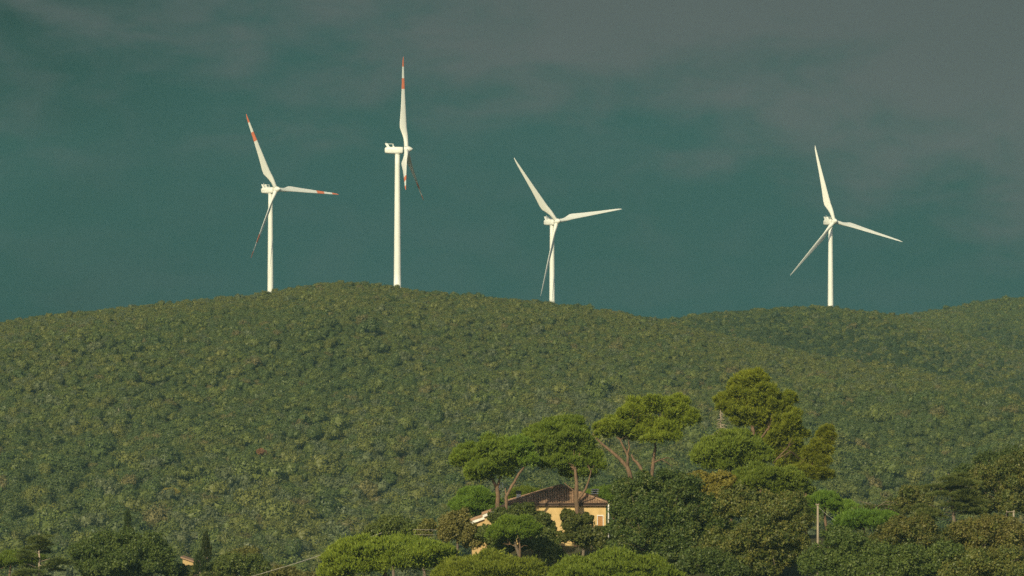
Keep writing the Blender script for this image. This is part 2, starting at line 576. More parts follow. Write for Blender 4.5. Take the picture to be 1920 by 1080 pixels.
def tree(name, label, Y, lobes, style, mat, trunks=None, cat='tree', bark=None, group=None, size=1.0, dens=1.0,
         tr=0.22, limbs=5, foliage='crown', rk=1.0, mat2=None, frac=0.35):
    """lobes: (px, py, rx, rz[, dy]) in photo pixels at depth Y; trunks: lists of (px, py, dy, radius)"""
    seed_n[0] += 1
    r = np.random.default_rng(seed_n[0])
    k = Y / F
    bark = bark or M['bark_grey']
    if trunks:
        bx = trunks[0][0][0]
        by = Y + trunks[0][0][2]
    else:
        bx = sum(l[0] * l[2] for l in lobes) / sum(l[2] for l in lobes)
        by = Y
    b = W(bx, 0, by)
    b[2] = float(terrain(b[0], b[1]))
    root = tag(empty(name, b), label, cat, group)
    L3 = []
    for l in lobes:
        dy = l[4] if len(l) > 4 else 0.0
        c = W(l[0], l[1], Y + dy)
        L3.append((c, (l[2] * k, l[2] * k * rk, l[3] * k)))
    v = crown_verts(style, L3, r, size, dens)
    sh = crown_verts.shoots
    if mat2 is not None and sh is not None:
        link(foliage, tri_mesh(foliage, v - b, [mat, mat2], (sh < frac).astype(np.int32)), root)
    else:
        link(foliage, tri_mesh(foliage, v - b, mat), root)
    # trunk and limbs
    if trunks:
        paths = []
        for i, p in enumerate(trunks):
            q = [np.append(W(a[0], a[1], Y + a[2]), a[3]) for a in p]
            if i == 0:
                q = [np.append(b, q[0][3] * 1.25)] + q
            paths.append(q)
    else:
        big = max(L3, key=lambda l: l[1][0])[0]
        paths = [[np.append(b, tr * 1.2), np.append(big * 0.5 + b * 0.5 + r.normal(size=3) * 0.15, tr), np.append(big, tr * 0.6)]]
    for i, p in enumerate(paths):
        p = bend(p, r, 0.03)
        mb = MB()
        mb.tube([a[:3] - b for a in p], [a[3] * 0.86 for a in p], 9 if i == 0 else 7, jit=0.09)
        if i == 0:
            tops = [q[-1] for q in paths]
            for (c, rad) in L3:
                st = min(tops, key=lambda q: np.linalg.norm(q[:3] - c))
                if style == 'plate':
                    tz_ = np.array([q[2] for q in paths[0]])
                    o_ = np.argsort(tz_)
                    st = np.array([np.interp(c[2] - 0.4, tz_[o_], np.array([q[a] for q in paths[0]])[o_]) for a in range(3)] + [0.09])
                    st[2] = min(c[2] - 0.4, tz_.max())
                for j in range(limbs):
                    e = c + unit(1, r)[0] * np.array(rad) * 0.8
                    mid = st[:3] * 0.45 + e * 0.55 + r.normal(size=3) * 0.25
                    w = max(0.035, st[3] * 0.45)
                    mb.tube([st[:3] - b, mid - b, e - b], [w, w * 0.6, 0.02], 5, cap=False)
        mb.build('trunk' if i == 0 else 'branch', bark, root, smooth_shade=True)
    return root


# ------------------------------------------------------------------ wooded hillside
def hill_tree_mesh(name, mat, r, tall):
    lobes = []
    n = r.integers(4, 7)
    for i in range(n):
        a = r.uniform(0, 6.28)
        d = r.uniform(0.15, 0.6)
        rr = r.uniform(0.42, 0.66)
        lobes.append((np.array((math.cos(a) * d, math.sin(a) * d, tall * r.uniform(0.55, 1.0))), (rr, rr, rr * r.uniform(0.7, 0.95))))
    out = []
    for (c, rad) in lobes:
        rad = np.array(rad)
        P, Nn = clump_points(r, c, rad, 0.22, 0.8, -0.55, 1.2)
        m = 15
        d = nrm(unit(len(P) * m, r) + np.repeat(Nn, m, 0) * 0.6)
        Q = np.repeat(P, m, 0) + d * np.repeat(0.2 * r.uniform(0.5, 1.4, len(P)), m)[:, None] * r.uniform(0.4, 1.05, (len(d), 1))
        out.append(leaf_tris(Q, nrm(d + np.repeat(Nn, m, 0) * 0.5 + 0.7 * unit(len(d), r)), 0.085, r))
        Q2 = c + unit(50, r) * rad * 0.6
        out.append(leaf_tris(Q2, nrm(Q2 - c), 0.28, r))
    # stem
    z0 = tall * 0.55
    st = []
    for a in (0, 2.1, 4.2):
        p0 = np.array((0.05 * math.cos(a), 0.05 * math.sin(a), -0.35))
        p1 = np.array((0.05 * math.cos(a + 2.1), 0.05 * math.sin(a + 2.1), -0.35))
        st += [p0, p1, np.array((0, 0, z0))]
    out.append(np.array(st))
    return tri_mesh(name, np.concatenate(out), mat)


tints = ['h_dark', 'h_mid', 'h_olive', 'h_brown', 'h_grey', 'h_shaded']
variants, vcol = [], bpy.data.collections.new('woodland_kinds')
vr = np.random.default_rng(55)
for ti, tn in enumerate(tints):
    for j in range(4):
        nm = 'woodland_tree_%02d' % (ti * 4 + j)
        me = hill_tree_mesh(nm, L[tn], vr, vr.uniform(0.75, 1.35))
        ob = bpy.data.objects.new(nm, me)
        vcol.objects.link(ob)
        variants.append((ob, ti))

# scatter: jittered rows, denser and smaller towards the ridge
fr = np.random.default_rng(21)
pts = []
Y = 1740.0
while Y < 3330:
    rad0 = np.interp(Y, [1740, 1900, 2200, 2430, 3300], [4.2, 3.4, 2.1, 1.45, 1.55])
    step = rad0 * 1.3
    half = 0.118 * Y
    n = int(2 * half / step)
    x = -half + (np.arange(n) + fr.uniform(-0.45, 0.45, n)) * step
    yy = Y + fr.uniform(-0.45, 0.45, n) * step
    rr = rad0 * np.exp(fr.normal(0, np.interp(Y, [1800, 2250], [0.32, 0.2]), n))
    pts.append(np.stack([x, yy, rr], 1))
    Y += step * 0.95
pts = np.concatenate(pts)
tz = terrain(pts[:, 0], pts[:, 1])
# keep what the slope itself does not hide
ys_ = np.arange(1700, 3400, 12.0)
pxs = np.arange(-400, 2330, 12.0)
PX, YS = np.meshgrid(pxs, ys_)
prow = HOR - terrain((PX - 960) / F * YS, YS) / YS * F
runmin = np.minimum.accumulate(prow, 0)
ppx = 960 + pts[:, 0] / pts[:, 1] * F
top = HOR - (tz + pts[:, 2] * 2.2) / pts[:, 1] * F
iy = np.clip(((pts[:, 1] - 30 - 1700) / 12).astype(int), 0, len(ys_) - 1)
ix = np.clip(((ppx + 400) / 12).astype(int), 0, len(pxs) - 1)
ok = (top < runmin[iy, ix] + 25) & (top < 1130)
# no tree stands on a turbine's pad
TURB = [(517.5, 355, 2718, 46, -28, 157), (762, 280, 2440, 84.7, 1.7, 175), (1044, 415, 2807, 36, -40, 152), (1564.5, 415, 2903, 26, -15.3, 147)]
pts, tz, ppx = pts[ok], tz[ok], ppx[ok]
pn = 0.5 + 0.12 * undul(pts[:, 0] * 1.7 + 40, pts[:, 1] * 0.9) / 1.3
u = np.clip(pn + fr.normal(0, 0.30, len(pts)), 0, 0.999)
ti = np.select([u < 0.34, u < 0.68, u < 0.90], [0, 1, 2], 4)
ti = np.where(fr.uniform(size=len(pts)) < 0.025, 3, ti)
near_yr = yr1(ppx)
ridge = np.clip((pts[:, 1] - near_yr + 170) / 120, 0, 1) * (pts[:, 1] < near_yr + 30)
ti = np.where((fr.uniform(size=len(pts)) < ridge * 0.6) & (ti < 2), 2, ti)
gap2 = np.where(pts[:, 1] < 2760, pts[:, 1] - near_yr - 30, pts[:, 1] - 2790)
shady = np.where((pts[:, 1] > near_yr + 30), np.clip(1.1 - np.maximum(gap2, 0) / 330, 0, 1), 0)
ti = np.where(fr.uniform(size=len(pts)) < shady, 5, ti)  # darkest leaf tint paints shade onto the slopes just behind each crest
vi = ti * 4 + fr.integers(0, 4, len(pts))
rot = fr.uniform(0, 6.283, len(pts))
zs = pts[:, 2] * fr.uniform(0.8, 1.2, len(pts))
# the largest in view become trees of their own
fg = prof([(-200, 985), (0, 980), (40, 975), (130, 975), (330, 985), (400, 1010), (560, 1035), (600, 1000), (690, 965), (790, 955), (830, 900), (850, 800),
           (975, 770), (1110, 730), (1330, 690), (1450, 690), (1520, 780), (1570, 800), (1600, 915), (1720, 870), (1800, 840), (1920, 835), (2200, 800)])
crow = HOR - (tz + pts[:, 2] * 1.5) / pts[:, 1] * F
seen = (crow < fg(ppx) - 6) & (ppx > 8) & (ppx < 1912) & (top[ok] < runmin[iy[ok], ix[ok]] - 8)
score = np.where(seen, pts[:, 2] / pts[:, 1], 0)
solo = np.argsort(-score)[:300]
solo_mask = np.zeros(len(pts), bool)
solo_mask[solo] = True
rest = ~solo_mask

me = bpy.data.meshes.new('hillside_woodland')
vv = np.stack([pts[rest, 0], pts[rest, 1], tz[rest] + 0.1], 1).astype(np.float32)
me.vertices.add(len(vv))
me.vertices.foreach_set('co', vv.ravel())
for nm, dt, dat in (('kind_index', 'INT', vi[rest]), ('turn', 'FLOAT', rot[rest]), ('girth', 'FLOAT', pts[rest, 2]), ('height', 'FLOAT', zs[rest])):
    at = me.attributes.new(nm, dt, 'POINT')
    at.data.foreach_set('value', dat.astype(np.int32 if dt == 'INT' else np.float32))
me.update()
wood = tag(link('woodland', me), 'dense green woodland covering the hills below the wind turbines', 'woodland', kind='stuff')
ng = bpy.data.node_groups.new('scatter_trees', 'GeometryNodeTree')
ng.interface.new_socket('Geometry', in_out='INPUT', socket_type='NodeSocketGeometry')
ng.interface.new_socket('Geometry', in_out='OUTPUT', socket_type='NodeSocketGeometry')
gi, go = ng.nodes.new('NodeGroupInput'), ng.nodes.new('NodeGroupOutput')
iop = ng.nodes.new('GeometryNodeInstanceOnPoints')
ci = ng.nodes.new('GeometryNodeCollectionInfo')
ci.inputs['Collection'].default_value = vcol
ci.inputs['Separate Children'].default_value = True
ci.inputs['Reset Children'].default_value = True


def attr(nm, dt):
    a = ng.nodes.new('GeometryNodeInputNamedAttribute')
    a.data_type = dt
    a.inputs['Name'].default_value = nm
    return a.outputs[0]


cr = ng.nodes.new('ShaderNodeCombineXYZ')
cs = ng.nodes.new('ShaderNodeCombineXYZ')
lk = ng.links.new
lk(attr('turn', 'FLOAT'), cr.inputs[2])
gth, hgt = attr('girth', 'FLOAT'), attr('height', 'FLOAT')
lk(gth, cs.inputs[0]); lk(gth, cs.inputs[1]); lk(hgt, cs.inputs[2])
e2r = ng.nodes.new('FunctionNodeEulerToRotation')
lk(cr.outputs[0], e2r.inputs[0])
lk(gi.outputs[0], iop.inputs['Points'])
lk(ci.outputs[0], iop.inputs['Instance'])
iop.inputs['Pick Instance'].default_value = True
lk(attr('kind_index', 'INT'), iop.inputs['Instance Index'])
lk(e2r.outputs[0], iop.inputs['Rotation'])
lk(cs.outputs[0], iop.inputs['Scale'])
lk(iop.outputs[0], go.inputs[0])
wood.modifiers.new('scatter', 'NODES').node_group = ng

ZONES = [(330, 'above the large dark oak at lower left'), (570, 'above the pale slanting cable'), (1200, 'left of the umbrella pines'), (9999, 'right of the tallest yellow-green pine')]
KINDS = ['dark green', 'fresh green', 'olive yellow', 'brownish', 'grey-green', 'very dark green']
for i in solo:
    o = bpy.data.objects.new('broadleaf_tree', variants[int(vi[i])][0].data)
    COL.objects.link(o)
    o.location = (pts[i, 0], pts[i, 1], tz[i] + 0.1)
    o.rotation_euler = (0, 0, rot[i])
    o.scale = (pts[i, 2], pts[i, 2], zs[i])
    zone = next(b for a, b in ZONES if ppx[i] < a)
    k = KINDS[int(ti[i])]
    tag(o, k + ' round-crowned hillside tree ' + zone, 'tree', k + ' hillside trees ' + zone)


# ------------------------------------------------------------------ wind turbines
def blade_mesh(red):
    st = [0.0, 0.02, 0.05, 0.09, 0.13, 0.17, 0.21, 0.26, 0.33, 0.42, 0.53, 0.64, 0.70, 0.76, 0.82, 0.89, 0.95, 0.985, 1.0]
    ch = np.interp(st, [0, .05, .09, .21, .26, .42, .64, .89, .97, 1], [1.9, 1.9, 2.2, 3.5, 3.45, 2.6, 1.75, .95, .6, .15])
    th = np.interp(st, [0, .05, .13, .21, .42, .7, 1], [1.9, 1.85, 1.3, .85, .5, .25, .04])
    tw = np.interp(st, [0, .1, .21, .5, 1], [16, 15, 12, 5, 0])
    n = 14
    v, f, m = [], [], []
    RL = 38.7
    for s, c, t, w in zip(st, ch, th, tw):
        rnd = np.clip((s - 0.05) / 0.14, 0, 1)
        for k in range(n):
            a = 2 * math.pi * k / n
            xx = math.cos(a) * c / 2
            yy = math.sin(a) * t / 2 * (1 - rnd * 0.45 * (1 - math.cos(a)) / 2 * 1.6)
            xx -= rnd * (c / 2 - 0.75 * (1 - 0.6 * s))      # leading edge stays nearly straight
            ww = -R(w + 23)
            v.append((xx * math.cos(ww) - yy * math.sin(ww), xx * math.sin(ww) + yy * math.cos(ww) - 0.5 * s * s, 1.3 + s * RL))
    for i in range(len(st) - 1):
        mid = (st[i] + st[i + 1]) / 2
        for k in range(n):
            k2 = (k + 1) % n
            f.append((i * n + k, i * n + k2, (i + 1) * n + k2, (i + 1) * n + k))
            m.append(1 if red and (mid > 0.89 or 0.64 < mid < 0.76) else 0)
    f.append(tuple((len(st) - 1) * n + k for k in range(n)))
    m.append(1 if red else 0)
    return mesh_np('blade', v, f, [M['white'], M['red']], True, m)


def revolve(profile, n=20, axis='y'):
    """profile: list of (pos along -y, radius)"""
    v, f = [], []
    for y, rr in profile:
        for k in range(n):
            a = 2 * math.pi * k / n
            v.append((rr * math.cos(a), y, rr * math.sin(a)))
    for i in range(len(profile) - 1):
        for k in range(n):
            k2 = (k + 1) % n
            f.append((i * n + k, (i + 1) * n + k, (i + 1) * n + k2, i * n + k2))
    f.append(tuple(range(n)))
    f.append(tuple((len(profile) - 1) * n + k for k in range(n))[::-1])
    return v, f


blade_w, blade_r = blade_mesh(False), blade_mesh(True)
tl = ['white wind turbine with red-banded blades, standing leftmost on the ridge',
      'tallest white wind turbine seen side-on, red-banded blade pointing straight up',
      'all-white wind turbine in the middle right of the ridge, lower blade across its tower',
      'all-white wind turbine alone on the right-hand hill crest']
OVER = 3.9
for i, (hx, hy, Y, psi, th0, LL) in enumerate(TURB):
    psi = R(psi)
    k = LL / 40.0
    hub = W(hx, hy, Y)
    ax = np.array((math.sin(psi), -math.cos(psi), 0))
    foot = hub - ax * OVER
    zg = float(terrain(foot[0], foot[1]))
    hh = hub[2] - zg - 0.35
    # in this frame -y is the wind side; the Empty is turned so that -y runs along ax
    root = tag(empty('wind_turbine', (foot[0], foot[1], zg)), tl[i], 'wind turbine', 'wind turbines on the hill ridge')
    root.rotation_euler = (0, 0, psi)
    tw = MB()
    zs_ = [-1.0, 0.0, 0.001] + [hh * q for q in (0.15, 0.3, 0.45, 0.6, 0.75, 0.9)] + [hh - 1.55]
    tw.tube([(0, 0, z) for z in zs_], [1.75, 1.75, 1.62] + [1.62 - 0.57 * q for q in (0.15, 0.3, 0.45, 0.6, 0.75, 0.9)] + [1.05], 28)
    tower = tw.build('tower', M['white'], root, smooth_shade=True)
    fl = MB()
    for q in (0.33, 0.66):
        rq = 1.62 - 0.57 * q
        fl.tube([(0, 0, hh * q - 0.06), (0, 0, hh * q + 0.06)], rq + 0.012, 28)
    fl.tube([(0, 0, hh - 1.75), (0, 0, hh - 1.45)], 1.18, 24)
    fl.build('flange', M['white'], tower, smooth_shade=False)
    dr = MB()
    dr.box(-0.4, 0.4, -1.70, -1.60, 0.6, 2.8)
    dr.build('door', M['trim'], tower)
    # nacelle: rounded box along y, from -2.4 (wind side) to 5.4 (tail)
    v, f = [], []
    ns = 20
    prof_n = [(-2.45, 1.15, 1.25), (-2.2, 1.4, 1.45), (-0.5, 1.55, 1.52), (2.5, 1.58, 1.5), (4.6, 1.5, 1.38), (5.15, 1.35, 1.2), (5.4, 1.0, 0.85)]
    for (y, wx, wz) in prof_n:
        for q in range(ns):
            a = 2 * math.pi * q / ns
            ca, sa = math.cos(a), math.sin(a)
            e = 0.55
            v.append((wx * math.copysign(abs(ca) ** e, ca), y, hh + wz * math.copysign(abs(sa) ** e, sa) + 0.03 * (y > 4)))
    for a in range(len(prof_n) - 1):
        for q in range(ns):
            q2 = (q + 1) % ns
            f.append((a * ns + q, (a + 1) * ns + q, (a + 1) * ns + q2, a * ns + q2))
    f.append(tuple(range(ns)))
    f.append(tuple((len(prof_n) - 1) * ns + q for q in range(ns))[::-1])
    nac = link('nacelle', mesh_np('nacelle', v, f, M['white'], True), root)
    cl = MB()                                   # slanted cooler standing on the tail
    for sx in (-1.05, 0.75):
        cl.add([(sx, 3.1, hh + 1.2), (sx + .3, 3.1, hh + 1.2), (sx + .3, 4.3, hh + 1.2), (sx, 4.3, hh + 1.2),
                (sx, 4.35, hh + 3.0), (sx + .3, 4.35, hh + 3.0), (sx + .3, 5.35, hh + 3.0), (sx, 5.35, hh + 3.0)],
               [(0, 3, 2, 1), (4, 5, 6, 7), (0, 1, 5, 4), (1, 2, 6, 5), (2, 3, 7, 6), (3, 0, 4, 7)])
    cl.add([(-.75, 3.5, hh + 1.2), (.75, 3.5, hh + 1.2), (.75, 4.0, hh + 1.2), (-.75, 4.0, hh + 1.2),
            (-.75, 4.65, hh + 2.9), (.75, 4.65, hh + 2.9), (.75, 5.1, hh + 2.9), (-.75, 5.1, hh + 2.9)],
           [(0, 3, 2, 1), (4, 5, 6, 7), (0, 1, 5, 4), (1, 2, 6, 5), (2, 3, 7, 6), (3, 0, 4, 7)])
    cl.build('cooler_fin', M['white'], nac)
    rl = MB()
    rl.tube([(-0.9, 1.9, hh + 2.75), (-0.9, 4.5, hh + 2.75)], 0.09, 6)
    rl.tube([(0.9, 1.9, hh + 2.75), (0.9, 4.5, hh + 2.75)], 0.09, 6)
    rl.tube([(-0.9, 1.9, hh + 1.4), (-0.9, 1.9, hh + 2.8)], 0.12, 6)
    rl.tube([(0.9, 1.9, hh + 1.4), (0.9, 1.9, hh + 2.8)], 0.12, 6)
    rl.box(-1.0, 1.0, 1.2, 2.0, hh + 1.3, hh + 1.85)
    rl.build('hatch_railing', M['white'], nac)
    an = MB()
    an.tube([(0.3, 5.0, hh + 2.9), (0.3, 5.0, hh + 3.7)], 0.05, 5)
    an.tube([(0.0, 5.0, hh + 3.55), (0.6, 5.0, hh + 3.55)], 0.06, 5)
    an.build('wind_sensor', M['alu'], nac)
    gr = MB()
    for sx in (-1, 1):
        gr.box(sx * 1.585 - 0.02, sx * 1.585 + 0.02, 1.6, 4.0, hh + 0.12, hh + 0.20)
    gr.build('side_seam', M['pole'], nac)
    # rotor: hub tilted back 5 degrees
    v, f = revolve([(0.95, 1.25), (0.6, 1.45), (-0.6, 1.45), (-1.3, 1.2), (-2.0, 0.8), (-2.5, 0.38), (-2.75, 0.05)])
    hb = link('hub', mesh_np('hub', v, f, M['white'], True), root, (0, -OVER, hh + 0.35))
    hb.rotation_euler = (R(-5), 0, 0)
    for j in range(3):
        b = link('blade', blade_r if i < 2 else blade_w, root, (0, -OVER, hh + 0.35))
        th = R(th0 + 120 * j)
        Mx = Euler((R(-5), 0, 0)).to_matrix() @ Matrix.Rotation(th, 3, 'Y') @ Matrix.Rotation(R(2.0), 3, 'X') @ Matrix.Rotation(R(-17 if i == 1 else -1), 3, 'Z')
        b.rotation_euler = Mx.to_euler()

# ------------------------------------------------------------------ the house on the knoll
HY = 728.0
hk = HY / F
EZ = (HOR - 943) * hk                                   # eaves
x0, x1 = (952 - 960) * hk, (1138 - 960) * hk            # eave line
D_ = x1 - x0
y0, y1 = HY, HY + D_
xc, yc = x0 + D_ * 0.535, HY + D_ / 2
AZ = EZ + 2.1
gz = float(terrain(xc, yc)) - 0.6
org = np.array((xc, yc, gz))
house = tag(empty('house', org), 'ochre stucco house with brown tiled hip roof among the pines', 'house')


def H(p):
    return tuple(np.asarray(p, float) - org)


w = MB()
ov = 0.55
wx0, wx1, wy0, wy1 = x0 + ov, x1 - 0.14, y0 + ov, y1 - ov
wx, wz0, wz1 = (1119.5 - 960) * hk, (HOR - 1003) * hk, (HOR - 965.5) * hk    # window opening
wxr = (1137 - 960) * hk - 0.02
wxr = min(wxr, wx1 - 0.30)
zt = EZ - 0.05
tck = 0.35


def wbox(a, b, c, d, e, f_):
    p, q = H((a, c, e)), H((b, d, f_))
    w.box(p[0], q[0], p[1], q[1], p[2], q[2])


wbox(wx0, wx, wy0, wy0 + tck, gz, zt)
wbox(wx, wxr, wy0, wy0 + tck, gz, wz0)
wbox(wx, wxr, wy0, wy0 + tck, wz1, zt)
wbox(wxr, wx1, wy0, wy0 + tck, gz, zt)
wbox(wx0, wx1, wy1 - tck, wy1, gz, zt)
wbox(wx0, wx0 + tck, wy0 + tck, wy1 - tck, gz, zt)
wbox(wx1 - tck, wx1, wy0 + tck, wy1 - tck, gz, zt)
w.build('wall', M['stucco'], house)

roof = MB()
ap = (xc, yc, AZ)
cn = [(x0, y0, EZ), (x1, y0, EZ), (x1, y1, EZ), (x0, y1, EZ)]
low = [(a, b, EZ - 0.12) for a, b, _ in cn]
roof.add([H(p) for p in cn + [ap] + low],
         [(0, 1, 4), (1, 2, 4), (2, 3, 4), (3, 0, 4), (5, 6, 1, 0), (6, 7, 2, 1), (7, 8, 3, 2), (8, 5, 0, 3), (8, 7, 6, 5)])
rf = roof.build('roof', M['tile'], house)
# barrel tiles, row by row on each slope
tv, tf = [], []
tr_ = random.Random(3)
for a in range(4):
    A, B, P = (np.array(cn[a]), np.array(cn[(a + 1) % 4]), np.array(ap))
    ex = (B - A) / np.linalg.norm(B - A)
    wid = np.linalg.norm(B - A)
    apx = (P - A).dot(ex)
    up = P - A - ex * apx
    hl = np.linalg.norm(up)
    up /= hl
    nm = np.cross(ex, up)
    cw, rl_ = 0.30, 0.42
    rows = int(hl / 0.36)
    for c_ in range(int(wid / cw)):
        cx = (c_ + 0.5) * wid / int(wid / cw)
        vmax = hl * (cx / apx if cx < apx else (wid - cx) / (wid - apx))
        for q in range(rows):
            s0, s1 = q * 0.36 - 0.06, q * 0.36 + rl_ - 0.06
            if s1 > vmax + 0.25:
                break
            jx = tr_.uniform(-0.02, 0.02)
            bb = len(tv)
            for s, rad, lift in ((s0, 0.135, 0.06), (s1, 0.115, 0.025)):
                for t_ in (-1, -0.45, 0.45, 1):
                    aa = t_ * math.pi / 2
                    tv.append(H(A + ex * (cx + jx + math.sin(aa) * rad) + up * s + nm * (lift + math.cos(aa) * rad * 0.85)))
            for t_ in range(3):
                tf.append((bb + t_, bb + t_ + 1, bb + 5 + t_, bb + 4 + t_))
            tf.append((bb, bb + 3, bb + 2, bb + 1))
tiles = link('roof_tiles', mesh_np('roof_tiles', tv, tf, M['tile']), rf)
tiles['kind'] = 'stuff'
# hip cap tiles
hp = MB()
for c_ in cn:
    a, b = np.array(c_), np.array(ap)
    n_ = 18
    for q in range(n_):
        p0, p1 = a + (b - a) * q / n_, a + (b - a) * (q + 1.12) / n_
        hp.tube([H(p0 + (0, 0, .13)), H(p1 + (0, 0, .10))], [0.16, 0.13], 6)
hc = hp.build('hip_caps', M['tile'], rf)
hc['kind'] = 'stuff'
gt = MB()
for (a, b) in ((0, 1), (1, 2), (2, 3), (3, 0)):
    p, q = np.array(cn[a]), np.array(cn[b])
    o_ = np.array(((0, -1, 0), (1, 0, 0), (0, 1, 0), (-1, 0, 0))[a]) * 0.09
    gt.tube([H(p + o_ + (0, 0, -0.06)), H(q + o_ + (0, 0, -0.06))], 0.09, 8)
gt.build('gutter', M['gutter'], house, smooth_shade=True)
fs = MB()
p, q = H((x0 + 0.05, y0 + 0.03, EZ - 0.36)), H((x1 - 0.05, y0 + 0.10, EZ - 0.125))
fs.box(p[0], q[0], p[1], q[1], p[2], q[2])
p, q = H((x0 + 0.03, y0 + 0.11, EZ - 0.36)), H((x0 + 0.10, y1 - 0.05, EZ - 0.125))
fs.box(p[0], q[0], p[1], q[1], p[2], q[2])
fs.build('fascia', M['gutter'], house)
dp = MB()
dx = (1141 - 960) * hk
dp.tube([H((dx, y0 + 0.2, EZ - 0.1)), H((dx, y0 + 0.42, EZ - 0.9)), H((dx, y0 + 0.42, gz + 0.1))], 0.1, 8)
dp.build('downpipe', M['trim'], house, smooth_shade=True)
# window with closed wooden shutters
wn = MB()
fw = 0.14
for (a, b, c_, d_) in ((wx, wxr, wz1 - fw, wz1), (wx, wx + fw * 0.6, wz0, wz1 - fw), (wxr - fw * 0.6, wxr, wz0, wz1 - fw), (wx, wxr, wz0 - 0.08, wz0)):
    p, q = H((a, wy0 - 0.035, c_)), H((b, wy0 + 0.2, d_))
    wn.box(p[0], q[0], p[1], q[1], p[2], q[2])
win = wn.build('window', M['trim'], house)
xm = (wx + wxr) / 2
for (a, b) in ((wx + fw * 0.6 + .01, xm - 0.01), (xm + 0.01, wxr - fw * 0.6 - .01)):
    s_ = MB()
    p, q = H((a, wy0 + 0.06, wz0 + .01)), H((b, wy0 + 0.11, wz1 - fw - .01))
    s_.box(p[0], q[0], p[1], q[1], p[2], q[2])
    zz = p[2] + 0.05
    while zz < q[2] - 0.12:
        s_.box(p[0] + .05, q[0] - .05, p[1] - 0.025, p[1], zz, zz + 0.06)
        zz += 0.10
    s_.build('shutter', M['shutter'], win)
# chimney on the right slope
cx_, cy_ = (1116.5 - 960) * hk, yc - 0.3
cz = EZ + 0.2
ch = MB()
p, q = H((cx_ - .42, cy_ - .42, cz)), H((cx_ + .42, cy_ + .42, (HOR - 928) * hk))
ch.box(p[0], q[0], p[1], q[1], p[2], q[2])
chim = ch.build('chimney', M['plaster'], rf)
cp = MB()
for zpx in (927, 923.2, 919.4):
    z = (HOR - zpx) * hk
    p, q = H((cx_ - .5, cy_ - .5, z)), H((cx_ + .5, cy_ + .5, z + .11))
    cp.box(p[0], q[0], p[1], q[1], p[2], q[2])
cp.build('cap_slab', M['trim'], chim)
ci_ = MB()
p, q = H((cx_ - .3, cy_ - .3, (HOR - 928) * hk)), H((cx_ + .3, cy_ + .3, (HOR - 919.6) * hk))
ci_.box(p[0], q[0], p[1], q[1], p[2], q[2])
ci_.build('flue', M['dark'], chim)
# small roof vent on the left slope
vx, vy = (972.5 - 960) * hk, y0 + 3.6
vt = MB()
p, q = H((vx - .28, vy - .25, EZ + 0.2)), H((vx + .28, vy + .25, (HOR - 926.5) * hk))
vt.box(p[0], q[0], p[1], q[1], p[2], q[2])
vent = vt.build('vent', M['trim'], rf)
vh = MB()
p, q = H((vx - .36, vy - .33, (HOR - 926.5) * hk)), H((vx + .36, vy + .33, (HOR - 920.5) * hk))
vh.box(p[0], q[0], p[1], q[1], p[2], q[2])
vh.build('vent_cowl', M['dark'], vent)
# stepped lean-to wings on the left
for (pa, ra, pb, rb, dy, th) in ((905, 965.5, 948, 949.5, 0.6, 0.30), (881, 978.5, 912, 967.5, 1.6, 0.30)):
    xa, za, xb, zb = (pa - 960) * hk, (HOR - ra) * hk, (pb - 960) * hk, (HOR - rb) * hk
    lw = MB()
    ya, yb_ = y0 + dy + 0.3, y0 + dy + 7.0
    gw = gz - 8
    v = [(xa + .25, ya, gw), (xb, ya, gw), (xb, ya, zb - .35), (xa + .25, ya, za - .25), (xa + .25, yb_, gw), (xb, yb_, gw), (xb, yb_, zb - .35), (xa + .25, yb_, za - .25)]
    lw.add([H(p) for p in v], [(0, 1, 2, 3), (5, 4, 7, 6), (1, 5, 6, 2), (4, 0, 3, 7), (3, 2, 6, 7), (4, 5, 1, 0)])
    lw.build('wing_wall', M['plaster'], house)
    yf = y0 + dy - 0.1
    bm_ = MB()
    v = [(xa, yf, za - .34), (xb, yf, zb - .34), (xb, yf, zb), (xa, yf, za), (xa, yf + .08, za - .34), (xb, yf + .08, zb - .34), (xb, yf + .08, zb), (xa, yf + .08, za)]
    bm_.add([H(p) for p in v], [(0, 1, 2, 3), (5, 4, 7, 6), (1, 5, 6, 2), (4, 0, 3, 7), (3, 2, 6, 7), (4, 5, 1, 0)])
    bm_.build('barge_board', M['trim'], house)
    rr = MB()
    v = [(xa - .1, yf - .05, za + .01), (xb, yf - .05, zb + .01), (xb, yf - .05, zb + .16), (xa - .1, yf - .05, za + .16),
         (xa - .1, yb_ + .3, za + .01), (xb, yb_ + .3, zb + .01), (xb, yb_ + .3, zb + .16), (xa - .1, yb_ + .3, za + .16)]
    rr.add([H(p) for p in v], [(0, 1, 2, 3), (5, 4, 7, 6), (1, 5, 6, 2), (4, 0, 3, 7), (3, 2, 6, 7), (4, 5, 1, 0)])
    wr = rr.build('wing_roof', M['tile'], house)
    ww = MB()
    xr = np.linspace(xa, xb - .1, int((xb - xa) / 0.36))
    for q in range(int((yb_ - yf) / 0.3)):
        yq = yf + 0.1 + q * 0.3
        ww.tube([H((xa - .12, yq, za + .17)), H((xb - .02, yq, zb + .17))], 0.11, 6)
    t2 = ww.build('wing_tiles', M['tile'], wr)
    t2['kind'] = 'stuff'

